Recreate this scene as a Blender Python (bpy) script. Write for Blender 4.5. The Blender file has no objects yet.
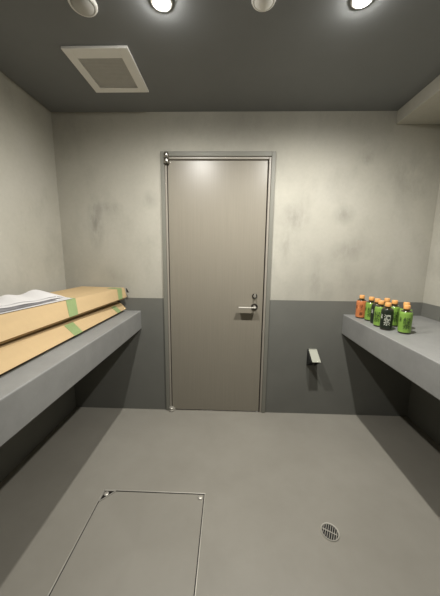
import bpy, bmesh, math, random
from mathutils import Vector, Matrix
random.seed(7)
SC = bpy.context.scene
COL = SC.collection

# ------------------------------------------------------------------ camera
YB, ZC = 2.024, 2.322            # back wall plane, ceiling height
XL, XR = -1.296, 1.519           # side walls
YR = -1.05                       # wall behind the camera
ZD = 0.971                       # top of the grey dado
cam = bpy.data.cameras.new('camera'); cam_o = bpy.data.objects.new('camera', cam); COL.objects.link(cam_o)
cam.sensor_fit = 'VERTICAL'; cam.sensor_height = 24.0; cam.lens = 258.32/596*24.0
cam.clip_start = 0.02
r_, u_, f_ = Vector((0.99947598, 0.03039384, 0.01113503)), Vector((-0.01590618, 0.16156333, 0.98673415)), Vector((-0.02819163, 0.98639419, -0.16196211))
m = Matrix.Identity(4)
for i in range(3):
    m[i][0], m[i][1], m[i][2] = r_[i], u_[i], -f_[i]
m.translation = (0, 0, 1.3128)
cam_o.matrix_world = m
SC.camera = cam_o

# ------------------------------------------------------------------ world, exposure
w = bpy.data.worlds.new('world'); SC.world = w; w.use_nodes = True
w.node_tree.nodes['Background'].inputs[0].default_value = (0.6, 0.7, 1.0, 1)
w.node_tree.nodes['Background'].inputs[1].default_value = 0.0
SC.view_settings.view_transform = 'Standard'; SC.view_settings.look = 'None'
SC.view_settings.gamma = 1; SC.view_settings.use_curve_mapping = False
SC.view_settings.exposure = 1.02
LAMP_POWER = 50.0                # beam of each downlight
LENS_GLOW = 190.0                 # the diffuser itself
LAMP_COL = (1.0, 0.975, 0.925)

# ------------------------------------------------------------------ materials
def lin(c):
    def g(v):
        v /= 255.0
        return v/12.92 if v <= 0.04045 else ((v+0.055)/1.055)**2.4
    return (g(c[0]), g(c[1]), g(c[2]), 1)

class NT:
    def __init__(s, name):
        s.m = bpy.data.materials.new(name); s.m.use_nodes = True
        s.t = s.m.node_tree; s.b = s.t.nodes['Principled BSDF']
    def n(s, kind, **kw):
        nd = s.t.nodes.new(kind)
        for k, v in kw.items(): setattr(nd, k, v)
        return nd
    def l(s, a, b): s.t.links.new(a, b)
    def math(s, op, a, b=None, clamp=False):
        nd = s.n('ShaderNodeMath', operation=op); nd.use_clamp = clamp
        for i, v in enumerate((a, b)):
            if v is None: continue
            if isinstance(v, (int, float)): nd.inputs[i].default_value = v
            else: s.l(v, nd.inputs[i])
        return nd.outputs[0]
    def coords(s): return s.n('ShaderNodeTexCoord').outputs['Object']
    def noise(s, vec, scale, detail=4, rough=.6, stretch=None):
        if stretch:
            mp = s.n('ShaderNodeMapping'); mp.inputs['Scale'].default_value = stretch
            s.l(vec, mp.inputs[0]); vec = mp.outputs[0]
        nd = s.n('ShaderNodeTexNoise'); nd.inputs['Scale'].default_value = scale
        nd.inputs['Detail'].default_value = detail; nd.inputs['Roughness'].default_value = rough
        s.l(vec, nd.inputs['Vector']); return nd.outputs[0]
    def ramp(s, fac, stops):
        nd = s.n('ShaderNodeValToRGB'); s.l(fac, nd.inputs[0]); e = nd.color_ramp.elements
        e[0].position, e[0].color = stops[0]; e[1].position, e[1].color = stops[-1]
        for p, c in stops[1:-1]:
            x = e.new(p); x.color = c
        return nd.outputs[0]
    def mix(s, fac, a, b, kind='MIX'):
        nd = s.n('ShaderNodeMix', data_type='RGBA', blend_type=kind)
        if isinstance(fac, (int, float)): nd.inputs[0].default_value = fac
        else: s.l(fac, nd.inputs[0])
        for i, v in ((6, a), (7, b)):
            if isinstance(v, tuple): nd.inputs[i].default_value = v
            else: s.l(v, nd.inputs[i])
        return nd.outputs[2]
    def bump(s, h, strength, dist=.01):
        nd = s.n('ShaderNodeBump'); nd.inputs['Strength'].default_value = strength; nd.inputs['Distance'].default_value = dist
        s.l(h, nd.inputs['Height']); s.l(nd.outputs[0], s.b.inputs['Normal'])

def simple(name, rgb, rough=.5, metal=0.0, var=.06, scale=12, bump=0.0, stretch=None, spec=.5, coat=0):
    k = NT(name); c = lin(rgb); v = k.noise(k.coords(), scale, stretch=stretch)
    lo = tuple(x*(1-var) for x in c[:3])+(1,); hi = tuple(min(1, x*(1+var)) for x in c[:3])+(1,)
    k.l(k.ramp(v, [(.3, lo), (.7, hi)]), k.b.inputs['Base Color'])
    k.b.inputs['Roughness'].default_value = rough; k.b.inputs['Metallic'].default_value = metal
    k.b.inputs['Specular IOR Level'].default_value = spec
    if coat: k.b.inputs['Coat Weight'].default_value = coat
    if bump: k.bump(v, bump)
    return k.m

def plaster():
    k = NT('skimmed_mortar'); co = k.coords()
    big = k.noise(co, 1.3, 5, .55); mid = k.noise(co, 5, 6, .65, (1, 1, .6)); fine = k.noise(co, 40, 5, .7)
    c = k.ramp(big, [(.3, lin((164, 161, 150))), (.5, lin((177, 174, 162))), (.72, lin((184, 181, 171)))])
    c = k.mix(.36, c, k.ramp(mid, [(.28, (.66, .66, .65, 1)), (.5, (1, 1, 1, 1)), (.75, (1.03, 1.03, 1.03, 1))]), 'MULTIPLY')
    c = k.mix(.25, c, k.ramp(fine, [(.3, (.82, .82, .82, 1)), (.6, (1, 1, 1, 1))]), 'MULTIPLY')
    # damp marks and trowel smudges with their own places
    rough = k.noise(co, 13, 6, .7, (1, 1, .45))
    for (x, z, sx, sz, a) in ((-1.02, 1.55, .075, .24, .55), (-.93, 1.66, .15, .06, .35), (-.60, 1.72, .09, .08, .32),
                              (.98, 2.02, .07, .07, .45), (.50, 1.60, .13, .13, .40), (.86, 1.62, .10, .09, .40),
                              (.93, 1.36, .17, .10, .35), (.44, 1.40, .06, .20, .30), (.68, 1.12, .05, .22, .28), (-.92, 1.15, .12, .10, .25),
                              (1.3, 1.9, .2, .25, .3)):
        vs = k.n('ShaderNodeVectorMath', operation='SUBTRACT'); k.l(co, vs.inputs[0]); vs.inputs[1].default_value = (x, YB, z)
        vm = k.n('ShaderNodeVectorMath', operation='MULTIPLY'); k.l(vs.outputs[0], vm.inputs[0]); vm.inputs[1].default_value = (1/sx, 3, 1/sz)
        ln = k.n('ShaderNodeVectorMath', operation='LENGTH'); k.l(vm.outputs[0], ln.inputs[0])
        g = k.math('SUBTRACT', 1.0, ln.outputs['Value'], True)
        nn = k.math('MULTIPLY', k.math('SUBTRACT', rough, .36), 4.5, True)
        f = k.math('MULTIPLY', k.math('MULTIPLY', g, nn), a*1.05, True)
        c = k.mix(f, c, lin((104, 102, 94)))
    k.l(c, k.b.inputs['Base Color']); k.b.inputs['Roughness'].default_value = .72; k.b.inputs['Specular IOR Level'].default_value = .25
    k.bump(mid, .08, .01)
    return k.m

def painted_floor():
    k = NT('grey_floor_coating'); co = k.coords()
    a = k.noise(co, 1.6, 5, .6); b = k.noise(co, 9, 5, .65)
    c = k.ramp(a, [(.3, lin((141, 137, 127))), (.7, lin((152, 148, 138)))])
    c = k.mix(.3, c, k.ramp(b, [(.3, (.86, .86, .86, 1)), (.65, (1, 1, 1, 1))]), 'MULTIPLY')
    k.l(c, k.b.inputs['Base Color'])
    k.l(k.ramp(b, [(.3, (.42,)*3+(1,)), (.7, (.52,)*3+(1,))]), k.b.inputs['Roughness']); k.b.inputs['Specular IOR Level'].default_value = .35
    k.bump(b, .03, .01)
    return k.m

def slab_mortar():
    k = NT('grey_mortar_slab'); co = k.coords()
    a = k.noise(co, 2.2, 6, .6); b = k.noise(co, 18, 6, .7)
    c = k.ramp(a, [(.3, lin((126, 126, 124))), (.7, lin((141, 141, 138)))])
    c = k.mix(.4, c, k.ramp(b, [(.3, (.8, .8, .8, 1)), (.6, (1, 1, 1, 1)), (.8, (1.1, 1.1, 1.1, 1))]), 'MULTIPLY')
    k.l(c, k.b.inputs['Base Color']); k.b.inputs['Roughness'].default_value = .5; k.b.inputs['Specular IOR Level'].default_value = .35
    k.bump(b, .06, .01)
    return k.m

M = {}
M['plaster'] = plaster()
M['dado'] = simple('grey_dado_paint', (112, 112, 106), .55, var=.05, scale=4, bump=.02, spec=.3)
M['floor'] = painted_floor()
M['slab'] = slab_mortar()
M['ceiling'] = simple('dark_ceiling_paint', (117, 119, 119), .55, var=.04, scale=3, bump=.02, spec=.4)
M['door'] = simple('taupe_painted_steel', (136, 130, 117), .36, var=.05, scale=9, stretch=(14, 1, .25), spec=.6)
M['frame'] = simple('grey_frame_paint', (122, 121, 112), .5, var=.03, scale=5, spec=.4)
M['jamb'] = simple('lit_taupe_jamb', (150, 144, 133), .4, var=.03, spec=.5)
M['gap'] = simple('black_joint_shade', (22, 20, 18), .8, var=.02)  # black of gaps and joints, shade put into the colour
M['steel'] = simple('brushed_steel', (176, 172, 165), .3, 1.0, var=.05, scale=60)
M['dark_steel'] = simple('dark_steel', (88, 84, 80), .35, 1.0, var=.05, scale=50)
M['trim_metal'] = simple('satin_trim_metal', (190, 186, 176), .45, .55, var=.03, scale=40)
M['chrome'] = simple('chrome', (214, 212, 206), .16, 1.0, var=.02)
M['black'] = simple('black_plastic', (26, 26, 25), .5, var=.05)
M['cover'] = simple('pale_metal_cover', (186, 187, 172), .38, .2, var=.03)
M['white'] = simple('white_plastic', (230, 228, 222), .5, var=.02)
M['vent'] = simple('grey_vent_panel', (176, 174, 168), .55, var=.04, scale=30)
M['card'] = simple('cardboard', (182, 158, 120), .75, var=.05, scale=8, stretch=(1, .3, 1), spec=.2)
M['card_in'] = simple('cardboard_tray', (168, 143, 104), .8, var=.06, scale=8, spec=.2)
M['tape'] = simple('green_tape', (128, 146, 98), .4, var=.05, scale=20)
M['paper'] = simple('white_paper', (208, 206, 205), .7, var=.02, spec=.2)
M['print'] = simple('grey_mottled_paper', (120, 118, 120), .6, var=.3, scale=14, spec=.2)  # mottled grey paper for the one darker sheet
M['cap'] = simple('orange_cap', (228, 166, 98), .4, var=.03)
M['tea'] = simple('dark_tea_bottle', (46, 40, 22), .15, var=.1, coat=.5)
M['lab_green'] = simple('green_label', (124, 160, 70), .35, var=.08, scale=25)
M['lab_dark'] = simple('dark_green_label', (32, 40, 30), .35, var=.12, scale=25)
M['lab_orange'] = simple('orange_label', (196, 120, 74), .35, var=.08, scale=25)
M['ink_dark'] = simple('dark_label_ink', (22, 44, 20), .5, var=.02)
M['ink_white'] = simple('white_label_ink', (216, 220, 204), .5, var=.02)
M['ink_brown'] = simple('brown_label_ink', (84, 36, 18), .5, var=.02)
k = NT('lamp_diffuser'); k.b.inputs['Base Color'].default_value = (.9, .88, .82, 1)
k.b.inputs['Emission Color'].default_value = LAMP_COL+(1,); k.b.inputs['Emission Strength'].default_value = LENS_GLOW
M['lens'] = k.m

# ------------------------------------------------------------------ helpers
def obj(name, bm, mat, parent=None, smooth=False, mats=None):
    me = bpy.data.meshes.new(name); bmesh.ops.recalc_face_normals(bm, faces=bm.faces); bm.to_mesh(me); bm.free()
    for x in (mats or [mat]): me.materials.append(M[x])
    if smooth:
        for p in me.polygons: p.use_smooth = True
        if hasattr(me, 'set_sharp_from_angle'): me.set_sharp_from_angle(angle=math.radians(38))
    o = bpy.data.objects.new(name, me); COL.objects.link(o)
    if parent: o.parent = parent
    return o
def box(bm, x0, x1, y0, y1, z0, z1, bev=0, seg=2, mi=0):
    t = bmesh.new(); bmesh.ops.create_cube(t, size=1)
    for v in t.verts:
        v.co = Vector((x0 if v.co.x < 0 else x1, y0 if v.co.y < 0 else y1, z0 if v.co.z < 0 else z1))
    if bev: bmesh.ops.bevel(t, geom=t.edges[:], offset=bev, segments=seg, profile=.5, affect='EDGES')
    merge(bm, t, mi)
def merge(bm, t, mi=0, mat=None):
    if mat is not None: bmesh.ops.transform(t, matrix=mat, verts=t.verts)
    vm = {v: bm.verts.new(v.co) for v in t.verts}
    for f in t.faces:
        nf = bm.faces.new([vm[v] for v in f.verts]); nf.material_index = mi
    t.free()
def lathe(bm, prof, n=24, mat=None, mi=0):
    t = bmesh.new(); rings = []
    for (r, z) in prof:
        if r < 1e-6: rings.append([t.verts.new((0, 0, z))])
        else: rings.append([t.verts.new((r*math.cos(2*math.pi*i/n), r*math.sin(2*math.pi*i/n), z)) for i in range(n)])
    for a, b in zip(rings, rings[1:]):
        for i in range(n):
            j = (i+1) % n
            if len(a) == 1 and len(b) == 1: continue
            if len(a) == 1: t.faces.new((a[0], b[i], b[j]))
            elif len(b) == 1: t.faces.new((a[i], a[j], b[0]))
            else: t.faces.new((a[i], a[j], b[j], b[i]))
    merge(bm, t, mi, mat)
def loft_long(bm, prof, y0, y1, n=36, rad=.0025):
    """ruled body along y from a profile of (near, far) points, its long edges rounded"""
    rows = []
    for k in range(n+1):
        y = y0+(y1-y0)*k/n; P = [Vector(at_y(a, b, y)) for a, b in prof]; q = []
        for i, p in enumerate(P):
            for t in (P[i-1], P[(i+1) % len(P)]):
                q.append(p+(t-p).normalized()*rad)
            q.insert(-1, p.lerp((q[-1]+q[-2])/2, .4))
        rows.append([bm.verts.new(v) for v in q])
    for a, b in zip(rows, rows[1:]):
        for i in range(len(a)):
            j = (i+1) % len(a); bm.faces.new((a[i], a[j], b[j], b[i]))
    bm.faces.new(rows[0][::-1]); bm.faces.new(rows[-1])
def loft(bm, a, b):
    va = [bm.verts.new(p) for p in a]; vb = [bm.verts.new(p) for p in b]; n = len(a)
    for i in range(n):
        j = (i+1) % n; bm.faces.new((va[i], va[j], vb[j], vb[i]))
    bm.faces.new(va[::-1]); bm.faces.new(vb)
def thing(name, label, cat, loc=(0, 0, 0), group=None, kind=None):
    o = bpy.data.objects.new(name, None); COL.objects.link(o); o.location = loc; o.empty_display_size = .05
    if label: o['label'] = label
    if cat: o['category'] = cat
    if group: o['group'] = group
    if kind: o['kind'] = kind
    return o
def tag(o, label, cat, group=None):
    o['label'] = label; o['category'] = cat
    if group: o['group'] = group
    return o
def struct(o): o['kind'] = 'structure'; return o
B = bmesh.new
FACE_IN = Matrix.Rotation(math.radians(90), 4, 'X')      # lathe axis +z -> -y (out of the back wall)
DOWN = Matrix.Rotation(math.pi, 4, 'X')                  # lathe axis +z -> -z (out of the ceiling)

# ------------------------------------------------------------------ room shell
T = .12
DX0, DX1, DTOP = -.506, .335, 2.058       # door frame, outer
JX0, JX1, JTOP = DX0+.004, DX1-.004, DTOP-.004   # opening in the wall
bm = B(); box(bm, XL-T, XR+T, YR-T, YB+T, -T, 0); struct(obj('floor', bm, 'floor'))
bm = B(); box(bm, XL-T, XR+T, YR-T, YB+T, ZC, ZC+T); struct(obj('ceiling', bm, 'ceiling'))
def two_tone(name, spans, mats=('plaster', 'dado')):
    bm = B()
    for (x0, x1, y0, y1, z0, z1) in spans:
        if z0 < ZD < z1:
            box(bm, x0, x1, y0, y1, z0, ZD, mi=1); box(bm, x0, x1, y0, y1, ZD, z1, mi=0)
        else: box(bm, x0, x1, y0, y1, z0, z1, mi=0)
    return struct(obj(name, bm, None, mats=mats))
two_tone('wall_back', [(XL, JX0, YB, YB+T, 0, ZC), (JX1, XR, YB, YB+T, 0, ZC), (JX0, JX1, YB, YB+T, JTOP, ZC)])
two_tone('wall_left', [(XL-T, XL, YR-T, YB+T, 0, ZC)])
two_tone('wall_right', [(XR, XR+T, YR-T, YB+T, 0, ZC)])
two_tone('wall_front', [(XL, XR, YR-T, YR, 0, ZC)], ('dado', 'dado'))  # unseen wall, grey up to the ceiling to cut bounced light
bm = B(); box(bm, 1.162, XR, YR, YB, 2.235, ZC, .004); struct(obj('trim_1', bm, 'plaster'))

# ------------------------------------------------------------------ door
door = thing('door_1', None, None, (-.0875, YB, 0), kind='structure')
off = Matrix.Translation((.0875, -YB, 0))
def dpart(name, bm, mat, parent=None, smooth=False):
    bmesh.ops.transform(bm, matrix=off, verts=bm.verts)
    return obj(name, bm, mat, parent or door, smooth)
LX0, LX1, LTOP = -.456, .281, 2.0
bm = B()                                  # grey architrave
box(bm, DX0, DX0+.029, YB-.012, YB+.1, 0, DTOP, .003); box(bm, DX1-.029, DX1, YB-.012, YB+.1, 0, DTOP, .003)
box(bm, DX0+.029, DX1-.029, YB-.012, YB+.1, DTOP-.034, DTOP, .003)
dfr = dpart('frame', bm, 'frame')
bm = B()                                  # inner rebate, paler colour stands in for the light it catches
box(bm, DX0+.029, LX0-.006, YB-.004, YB+.09, 0, DTOP-.034, .004); box(bm, LX1+.008, DX1-.029, YB-.004, YB+.09, 0, DTOP-.034, .004)
box(bm, LX0-.006, LX1+.008, YB-.004, YB+.09, LTOP+.006, DTOP-.034, .004)
dpart('jamb', bm, 'jamb', dfr)
bm = B(); box(bm, LX0-.006, LX1+.008, YB+.055, YB+.085, .002, LTOP+.006); dpart('dark_gap', bm, 'gap', dfr)  # black sheet behind the leaf stands in for shade in the gap
bm = B(); box(bm, LX0, LX1, YB+.004, YB+.044, .006, LTOP, .0025); leaf = dpart('leaf', bm, 'door')
bm = B(); box(bm, LX0-.006, LX1+.008, YB-.002, YB+.09, 0, .004, .001); dpart('threshold', bm, 'steel')
for (z0, z1, z2) in ((2.048, 2.012, 1.972), (.034, .016, 0.001)):
    bm = B()
    R1 = .019 if z0 > 1 else .02
    for a, b, rr in ((z1, z0, R1), (z2, z1-.002, R1*1.12)):
        h = b-a
        lathe(bm, [(0, a), (rr*.8, a), (rr, a+h*.2), (rr, b-h*.2), (rr*.8, b), (0, b)], 18, Matrix.Translation((LX0-.004, YB-.014, 0)))
    if z0 > 1: box(bm, LX0+.002, LX0+.016, YB-.006, YB+.006, z2+.002, z1-.004, .002)
    else: box(bm, LX0+.002, LX0+.024, YB-.012, YB+.006, z2+.004, z1+.004, .003)
    dpart('pivot_hinge', bm, 'trim_metal' if z0 < 1 else 'steel', smooth=True)
# lever handle: rose, neck, flat blade
cx, cz = .216, .915
bm = B(); lathe(bm, [(0, -.002), (.024, -.002), (.026, .002), (.026, .007), (.0235, .01), (0, .01)], 28, Matrix.Translation((cx, YB+.004, cz)) @ FACE_IN)
lev = dpart('rose', bm, 'dark_steel', smooth=True)
bm = B(); lathe(bm, [(0, .008), (.0105, .008), (.0095, .03), (.0105, .05), (0, .053)], 20, Matrix.Translation((cx, YB+.004, cz)) @ FACE_IN)
dpart('neck', bm, 'trim_metal', lev, smooth=True)
bm = B(); box(bm, .088, cx+.009, YB-.058, YB-.028, cz-.004, cz+.004, .0035, 3); dpart('lever', bm, 'trim_metal', lev, smooth=True)
kx, kz = .216, 1.0
bm = B(); lathe(bm, [(0, -.002), (.019, -.002), (.0205, .002), (.0195, .007), (0, .008)], 24, Matrix.Translation((kx, YB+.004, kz)) @ FACE_IN)
lk = dpart('lock_plate', bm, 'dark_steel', smooth=True)
bm = B(); lathe(bm, [(0, .007), (.012, .007), (.011, .014), (0, .0145)], 20, Matrix.Translation((kx, YB+.004, kz)) @ FACE_IN)
box(bm, kx-.004, kx+.004, YB-.026, YB-.008, kz-.012, kz+.02, .002)
dpart('thumb_turn', bm, 'trim_metal', lk, smooth=True)

# ------------------------------------------------------------------ counters
bm = B(); box(bm, XL, -.694, YR, YB, .718, .868, .006, 3)
tag(obj('counter', bm, 'slab'), 'thick grey mortar counter along the left wall carrying the cardboard boxes', 'counter')
bm = B(); box(bm, .917, XR, YR, YB, .708, .866, .006, 3)
tag(obj('counter', bm, 'slab'), 'thick grey mortar counter along the right wall carrying the tea bottles', 'counter')

# ------------------------------------------------------------------ ceiling things
def downlight(x, y, power, cone, label):
    t = thing('downlight', label, 'ceiling light', (x, y, ZC), 'lit ceiling downlights')
    bm = B(); lathe(bm, [(.027, 0), (.044, 0), (.044, .004), (.04, .007), (.029, .007), (.027, .003), (.027, 0)], 32, DOWN); obj('trim_ring', bm, 'white', t, True)
    bm = B(); lathe(bm, [(.027, .002), (.026, .008), (.021, .016), (.012, .021), (0, .023)], 28, DOWN); obj('lens', bm, 'lens', t, True)
    ld = bpy.data.lights.new('lamp', 'SPOT'); ld.energy = LAMP_POWER*power; ld.color = LAMP_COL
    ld.spot_size = math.radians(cone); ld.spot_blend = 1.0; ld.shadow_soft_size = .016
    lo = bpy.data.objects.new('lamp', ld); COL.objects.link(lo); lo.parent = t; lo.location = (0, 0, -.045)
downlight(-.284, 1.212, .74, 179, 'lit round ceiling light left of the door, nearer the vent')
downlight(.516, 1.212, 1.04, 179, 'lit round ceiling light right of the door, nearer the ceiling beam')
def disc(x, y, r, label):
    t = thing('ceiling_disc', label, 'ceiling fitting', (x, y, ZC))
    bm = B(); lathe(bm, [(0, 0), (r, 0), (r, .006), (r*.94, .012), (r*.84, .014), (r*.80, .012), (r*.80, .004), (0, .004)], 36, DOWN); obj('rim', bm, 'white', t, True)
    bm = B(); lathe(bm, [(r*.76, .004), (r*.76, .014), (r*.6, .022), (r*.3, .026), (0, .027)], 32, DOWN); obj('cover', bm, 'white' if r < .055 else 'vent', t, True)
disc(-.606, 1.212, .056, 'larger pale round ceiling disc with mottled face, nearest the left wall')
disc(.126, 1.206, .049, 'smaller white ringed ceiling disc between the two lit ceiling lights')

vx0, vx1, vy0, vy1 = -.84, -.508, 1.43, 1.78
vent = thing('ceiling_vent', 'square white framed vent panel on the dark ceiling, left of the door', 'vent', ((vx0+vx1)/2, (vy0+vy1)/2, ZC))
vo = Matrix.Translation(-vent.location)
def vpart(n, bm, mat, p=None):
    bmesh.ops.transform(bm, matrix=vo, verts=bm.verts); return obj(n, bm, mat, p or vent)
ix0, ix1, iy0, iy1 = -.795, -.562, 1.497, 1.737
bm = B(); zz = (ZC-.012, ZC)
box(bm, vx0, ix0, vy0, vy1, *zz, .002); box(bm, ix1, vx1, vy0, vy1, *zz, .002)
box(bm, ix0, ix1, vy0, iy0, *zz, .002); box(bm, ix0, ix1, iy1, vy1, *zz, .002)
vpart('frame', bm, 'white')
bm = B(); box(bm, ix0+.002, ix1-.002, iy0+.002, iy1-.002, ZC-.004, ZC-.0005)
for i in range(22):
    y = iy0+.008+i*(iy1-iy0-.016)/21
    box(bm, ix0+.004, ix1-.004, y-.004, y+.004, ZC-.0052, ZC-.004)
vpart('grille', bm, 'vent')

# ------------------------------------------------------------------ floor hatch and drain
hx0, hx1, hy0, hy1 = -.68, -.104, .667, 1.244
hatch = thing('floor_hatch', 'square inspection hatch with thin metal edging set in the grey floor', 'floor hatch', ((hx0+hx1)/2, (hy0+hy1)/2, 0))
ho = Matrix.Translation(-hatch.location)
def hpart(n, bm, mat, p=None, s=False):
    bmesh.ops.transform(bm, matrix=ho, verts=bm.verts); return obj(n, bm, mat, p or hatch, s)
def ring_boxes(bm, x0, x1, y0, y1, wd, z0, z1, bev):
    box(bm, x0, x1, y1-wd, y1, z0, z1, bev); box(bm, x0, x1, y0, y0+wd, z0, z1, bev)
    box(bm, x0, x0+wd, y0+wd, y1-wd, z0, z1, bev); box(bm, x1-wd, x1, y0+wd, y1-wd, z0, z1, bev)
bm = B(); ring_boxes(bm, hx0, hx1, hy0, hy1, .005, 0, .005, .0012); hpart('edging', bm, 'trim_metal')
bm = B(); ring_boxes(bm, hx0+.005, hx1-.005, hy0+.005, hy1-.005, .004, 0, .0008, 0); hpart('dark_gap', bm, 'gap')
bm = B(); box(bm, hx0+.009, hx1-.009, hy0+.009, hy1-.009, 0, .0025, .0008, 1); hpart('panel', bm, 'floor')
def tri(bm, px, py, sx, sy, L=.064):
    a = [(px, py, .0025), (px+sx*L, py, .0025), (px, py-sy*L, .0025)]
    loft(bm, a, [(x, y, .005) for x, y, _ in a])
for (px, py, sx, sy, plate) in ((hx0+.008, hy1-.008, 1, 1, True), (hx1-.008, hy1-.008, -1, 1, False),
                                (hx0+.008, hy0+.008, 1, -1, False), (hx1-.008, hy0+.008, -1, -1, True)):
    if plate:
        bm = B(); tri(bm, px, py, sx, sy, .066); pl = hpart('corner_plate', bm, 'dark_steel')
        bm = B(); ring = [(px+sx*.002, py-sy*.002), (px+sx*.066, py-sy*.001), (px+sx*.001, py-sy*.066)]
        for q0, q1 in zip(ring, ring[1:]+ring[:1]):
            d = Vector((q1[0]-q0[0], q1[1]-q0[1], 0)); L = d.length; t = B(); box(t, 0, L, -.0028, .0028, .005, .0075, .0006, 1)
            merge(bm, t, 0, Matrix.Translation((q0[0], q0[1], 0)) @ Matrix.Rotation(math.atan2(d.y, d.x), 4, 'Z'))
        hpart('corner_rim', bm, 'trim_metal', pl)
    q = (px+sx*.019, py-sy*.019)
    bm = B(); lathe(bm, [(0, .0022), (.014, .0022), (.014, .0055), (.0115, .0078), (.0055, .0088), (.0045, .0072), (0, .0072)], 20, Matrix.Translation((q[0], q[1], 0)))
    hpart('screw', bm, 'trim_metal', s=True)

drain = thing('floor_drain', 'small round metal floor drain with dark slotted grate, right of the hatch', 'drain', (.514, 1.065, 0))
R = .044
bm = B(); lathe(bm, [(R, 0), (R, .002), (R-.002, .0045), (R-.006, .004), (R-.008, .0005), (R-.008, 0)], 40); obj('rim', bm, 'trim_metal', drain, True)
bm = B(); lathe(bm, [(R-.0075, .0004), (R-.0075, .001), (0, .001)], 32); obj('sump_shade', bm, 'gap', drain)  # flat black disc, the shade inside the hole put into colour
bm = B(); rot = Matrix.Rotation(math.radians(62), 4, 'Z')
for i in range(-3, 4):
    xx = i*.0098; hl = math.sqrt(max(.0, (R-.008)**2-xx*xx))
    t = B(); box(t, -hl, hl, xx-.0014, xx+.0014, .001, .0035, .0006, 1); merge(bm, t, 0, rot)
t = B(); box(t, -.002, .002, -R+.011, R-.008, .001, .0033); merge(bm, t, 0, rot)
obj('grate', bm, 'trim_metal', drain)

# ------------------------------------------------------------------ hooded wall fitting right of the door
hood = thing('wall_hood', 'small pale sloping hood with black sides on the grey wall right of the door', 'wall fitting', (.70, YB, .53))
hd = Matrix.Translation(-hood.location)
bm = B(); box(bm, .656, .7285, YB-.012, YB, .436, .574, .003); bmesh.ops.transform(bm, matrix=hd, verts=bm.verts); obj('back_plate', bm, 'black', hood)
for x in (.656, .7255):
    a = [(x, YB-.008, .572), (x, YB-.104, .509), (x, YB-.098, .498), (x, YB-.008, .440)]
    bm = B(); loft(bm, a, [(x+.003, y, z) for _, y, z in a]); bmesh.ops.transform(bm, matrix=hd, verts=bm.verts); obj('cheek', bm, 'black', hood)
a = [(.664, YB-.004, .577), (.664, YB-.118, .510), (.664, YB-.116, .505), (.664, YB-.004, .571)]
bm = B(); loft(bm, a, [(.730, y, z) for _, y, z in a]); bmesh.ops.bevel(bm, geom=bm.edges[:], offset=.0015, segments=2, affect='EDGES')
bmesh.ops.transform(bm, matrix=hd, verts=bm.verts); obj('sloped_cover', bm, 'cover', hood)

# ------------------------------------------------------------------ flat cardboard boxes on the left counter
def lerp(a, b, t): return tuple(a[i]+(b[i]-a[i])*t for i in range(3))
def at_y(n, f, y): return lerp(n, f, (y-n[1])/(f[1]-n[1]))
YN, YF = .70, 1.985
def strip(prof, y0, y1, mat_n, parent, skew=None, th=.0012):
    """tape wrapped over consecutive profile edges given as (near, far) pairs"""
    bm = B(); rows = []
    NS = 4
    for ks in range(NS+1):
        y = y0+(y1-y0)*ks/NS
        pts = [Vector(at_y(n, f, y+(skew[i] if skew else 0))) for i, (n, f) in enumerate(prof)]; out = []
        for i, p in enumerate(pts):
            nn = Vector((0, 0, 0))
            for q0, q1 in ((i-1, i), (i, i+1)):
                if q0 >= 0 and q1 < len(pts):
                    d = pts[q1]-pts[q0]; nn += Vector((d.z, 0, -d.x)).normalized()*-1
            nn.normalize(); out.append((p+nn*.0003, p+nn*(th+.0003)))
        rows.append(out)
    n = len(prof)
    k = 2*n
    loops = [[bm.verts.new(p) for p in [a for a, b in rw]+[b for a, b in reversed(rw)]] for rw in rows]
    for va, vb in zip(loops, loops[1:]):
        for i in range(k):
            j = (i+1) % k; bm.faces.new((va[i], va[j], vb[j], vb[i]))
    for v in (loops[0], loops[-1]):
        for i in range(n-1): bm.faces.new((v[i], v[i+1], v[k-2-i], v[k-1-i]))
    bmesh.ops.transform(bm, matrix=Matrix.Translation(-parent.location), verts=bm.verts)
    return obj('tape', bm, mat_n, parent)

ZS = .868
low = thing('cardboard_box', 'lower long flat cardboard box with bulging front, resting on the left counter', 'box', (-1.02, 1.0, ZS), 'flat cardboard boxes on the left counter')
# profile points as (near, far); front is +x
l_base = ((-.838, .80, ZS+.0025), (-.836, YF, ZS+.0025))
l_out = ((-.805, .84, .885), (-.799, YF, .889))
l_top = ((-.902, .954, .929), (-.838, YF, .932))
l_back_t = ((-1.03, .95, .942), (-.97, YF, .966))
l_back_t2 = ((-1.262, .95, .940), (-1.225, YF, .964))
l_back_b = ((-1.262, .95, ZS+.0025), (-1.225, YF, ZS+.0025))
prof = [l_base, l_out, l_top, l_back_t, l_back_t2, l_back_b]
bm = B(); loft_long(bm, prof, YN, YF)
bmesh.ops.transform(bm, matrix=Matrix.Translation(-low.location), verts=bm.verts); obj('body', bm, 'card', low)
strip([l_top, l_out, l_base], 1.325, 1.40, 'tape', low, (0, -.035, -.035)); strip([l_top, l_out], 1.825, 1.885, 'tape', low)

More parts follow.
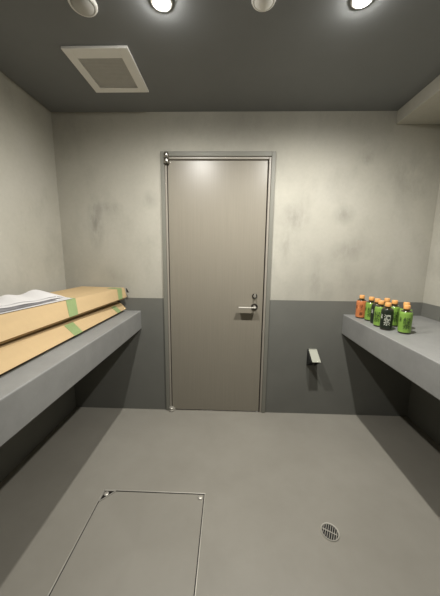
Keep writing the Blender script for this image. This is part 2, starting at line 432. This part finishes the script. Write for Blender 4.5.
upp = thing('cardboard_box', 'upper long flat cardboard box with green tape, under the white papers', 'box', (-1.05, 1.0, .97), 'flat cardboard boxes on the left counter')
u_bf = ((-.908, .966, .960), (-.791, YF, .983))
u_tf = ((-.992, 1.076, 1.046), (-.807, YF, 1.057))
u_tb = ((-1.245, 1.07, 1.051), (-1.145, YF, 1.063))
u_bb = ((-1.245, .966, .964), (-1.140, YF, .985))
prof = [u_bf, u_tf, u_tb, u_bb]
bm = B(); loft_long(bm, prof, YN+.02, YF)
bmesh.ops.transform(bm, matrix=Matrix.Translation(-upp.location), verts=bm.verts); obj('lid', bm, 'card', upp)
def sh(p, dx, dz): return tuple((q[0]+dx, q[1], q[2]+dz) for q in p)
tr = [sh(u_bf, -.012, -.013), sh(u_bf, -.012, .002), sh(u_bb, .01, .002), sh(u_bb, .01, -.013)]
bm = B(); loft_long(bm, tr, YN+.03, YF-.008)
bmesh.ops.transform(bm, matrix=Matrix.Translation(-upp.location), verts=bm.verts); obj('tray', bm, 'card_in', upp)
mid = (lerp(u_tf[0], u_tb[0], .25), lerp(u_tf[1], u_tb[1], .25))
strip([mid, u_tf, u_bf], 1.355, 1.425, 'tape', upp, (.09, .07, 0)); strip([mid, u_tf, u_bf], 1.865, 1.92, 'tape', upp, (.04, .03, 0))
a = [(-.795, YF+.001, 1.052), (-.792, YF+.001, 1.020), (-.776, YF+.001, 1.018)]
bm = B(); loft(bm, a, [(x, y+.012, z) for x, y, z in a]); bmesh.ops.transform(bm, matrix=Matrix.Translation(-upp.location), verts=bm.verts); obj('black_wedge', bm, 'black', upp)  # small black wedge at the far front corner of the lid

# ------------------------------------------------------------------ loose papers on the upper box
def lid_z(x, y):
    xf = -.992+.2035*(y-1.076)
    return 1.0475+.0121*(y-1.076)+.008*max(0, (xf-x)/.26)+.0025
def wave(x, y):
    """how far the pile is puffed up at a place, growing towards the wall and the near end"""
    d = max(0, min(1, (-.92+.2*(y-1.4)-x)/.25))
    return d*(.55+.25*math.sin(13*y+1)+.28*math.sin(37*y+19*x))
def paper(k, cx, cy, rz, wd, ln, gap, mat_n, label, group='papers on the upper box'):
    bm = B(); nx, ny = 12, 30; g = []
    c, s = math.cos(rz), math.sin(rz)
    for layer in (0, 1):
        rows = []
        for j in range(ny+1):
            row = []
            for i in range(nx+1):
                x, y = (i/nx-.5)*wd, (j/ny-.5)*ln
                X, Y = x*c-y*s+cx, x*s+y*c+cy
                z = lid_z(X, Y)+k*.0022+gap*wave(X, Y)+layer*.0008
                row.append(bm.verts.new((X-cx, Y-cy, z-1.05)))
            rows.append(row)
        g.append(rows)
    for layer in (0, 1):
        for j in range(ny):
            for i in range(nx):
                q = g[layer]; bm.faces.new((q[j][i], q[j][i+1], q[j+1][i+1], q[j+1][i]))
    edge = [(0, i) for i in range(nx)]+[(j, nx) for j in range(ny)]+[(ny, i) for i in range(nx, 0, -1)]+[(j, 0) for j in range(ny, 0, -1)]
    for e0, e1 in zip(edge, edge[1:]+edge[:1]):
        bm.faces.new((g[0][e0[0]][e0[1]], g[0][e1[0]][e1[1]], g[1][e1[0]][e1[1]], g[1][e0[0]][e0[1]]))
    o = obj('paper_sheet', bm, mat_n, None, True); o.location = (cx, cy, 1.05)
    return tag(o, label, 'paper', group)
TILT = -math.atan2(.185, .909)
paper(0, -1.075, 1.19, TILT, .21, .62, .000, 'paper', 'lowest white sheet of the loose papers, flat on the upper box')
paper(1, -1.09, 1.20, TILT-.02, .20, .60, .006, 'paper', 'white sheet just below the dark grey sheet')
paper(2, -1.095, 1.13, TILT+.03, .20, .56, .010, 'print', 'dark grey sheet in the middle of the loose papers')
paper(3, -1.115, 1.20, TILT-.07, .18, .60, .022, 'paper', 'white wavy sheet just above the dark grey sheet')
paper(4, -1.135, 1.24, TILT-.13, .17, .54, .030, 'paper', 'topmost white sheet of the loose papers, its far corner raised')

# ------------------------------------------------------------------ tea bottles on the right counter
def text_bm(s, size):
    cu = bpy.data.curves.new('lettering', 'FONT'); cu.body = s; cu.size = size; cu.align_x = 'CENTER'; cu.align_y = 'CENTER'; cu.extrude = .0002; cu.space_line = .86
    o = bpy.data.objects.new('lettering', cu); COL.objects.link(o)
    me = o.evaluated_get(bpy.context.evaluated_depsgraph_get()).to_mesh()
    bm = B(); bm.from_mesh(me); o.to_mesh_clear(); bpy.data.objects.remove(o); bpy.data.curves.remove(cu)
    return bm
BR = .0335
def make_bottle(label_mat, ink, text):
    t = thing('tea_bottle', 'x', 'bottle', (0, 0, 0), 'tea bottles on the right counter')
    bm = B(); lathe(bm, [(0, .004), (.022, 0), (.030, .001), (BR-.001, .008), (BR-.0012, .126), (BR-.002, .131), (.029, .139), (.020, .146), (.0155, .149), (.0155, .151), (.0185, .152), (.0185, .154), (.0135, .155), (.0135, .168), (0, .168)], 32)
    obj('body', bm, 'tea', t, True)
    bm = B(); lathe(bm, [(BR-.0014, .010), (BR, .0105), (BR, .060), (BR+.0004, .075), (BR, .124), (BR-.0010, .131), (.0290, .1385)], 36); lb = obj('label', bm, label_mat, t, True)
    bm = B(); lathe(bm, [(.0135, .1545), (.0172, .1548), (.0176, .162), (.0172, .176), (.0155, .1785), (0, .1785)], 26); obj('cap', bm, 'cap', t, True)
    bm = B()
    for s, size, ang, zc in ((text, .040 if len(text) < 6 else .025, 0, .066), ('お\n茶', .017, -58, .088)):
        tb = text_bm(s, size)
        for v in tb.verts:
            a = math.radians(ang-90)+v.co.x/BR; rr = BR+.0009+max(0, v.co.z)
            v.co = Vector((rr*math.cos(a), rr*math.sin(a), zc+v.co.y))
        merge(bm, tb)
    obj('lettering', bm, ink, lb)
    return t
proto = {'green': make_bottle('lab_green', 'ink_dark', '緑\n茶'), 'dark': make_bottle('lab_dark', 'ink_white', '濃\n茶'), 'orange': make_bottle('lab_orange', 'ink_brown', 'ほ\nう\nじ\n茶')}
used = set()
def dup(root):
    r = root.copy(); COL.objects.link(r)
    for ch in root.children:
        c = ch.copy(); COL.objects.link(c); c.parent = r
        for g in ch.children:
            d = g.copy(); COL.objects.link(d); d.parent = c
    return r
for kind, x, y, rz, label in (
    ('orange', 1.000, 1.912, -25, 'orange labelled tea bottle, farthest along the counter edge'),
    ('green', 1.026, 1.832, -30, 'green labelled tea bottle right in front of the orange labelled one'),
    ('dark', 1.026, 1.757, -20, 'dark labelled tea bottle between two green ones at the counter edge'),
    ('green', 1.006, 1.680, -60, 'green labelled tea bottle between the two dark labelled ones'),
    ('dark', 1.004, 1.604, -25, 'dark labelled tea bottle with white lettering, nearest of the dark ones'),
    ('green', 1.070, 1.532, -20, 'nearest tea bottle, green label in full view at the group front'),
    ('green', 1.104, 1.782, -10, 'tea bottle farthest back in the wall side row, mostly hidden'),
    ('green', 1.104, 1.700, -15, 'green labelled tea bottle showing behind the nearest dark labelled one'),
    ('green', 1.128, 1.622, 15, 'tea bottle directly behind the nearest green one, only its cap clear')):
    o = proto[kind] if kind not in used else dup(proto[kind]); used.add(kind)
    o.scale = (1, 1, .955); o.location = (x-.006, y, .8665); o.rotation_euler = (0, 0, math.radians(rz)); o['label'] = label
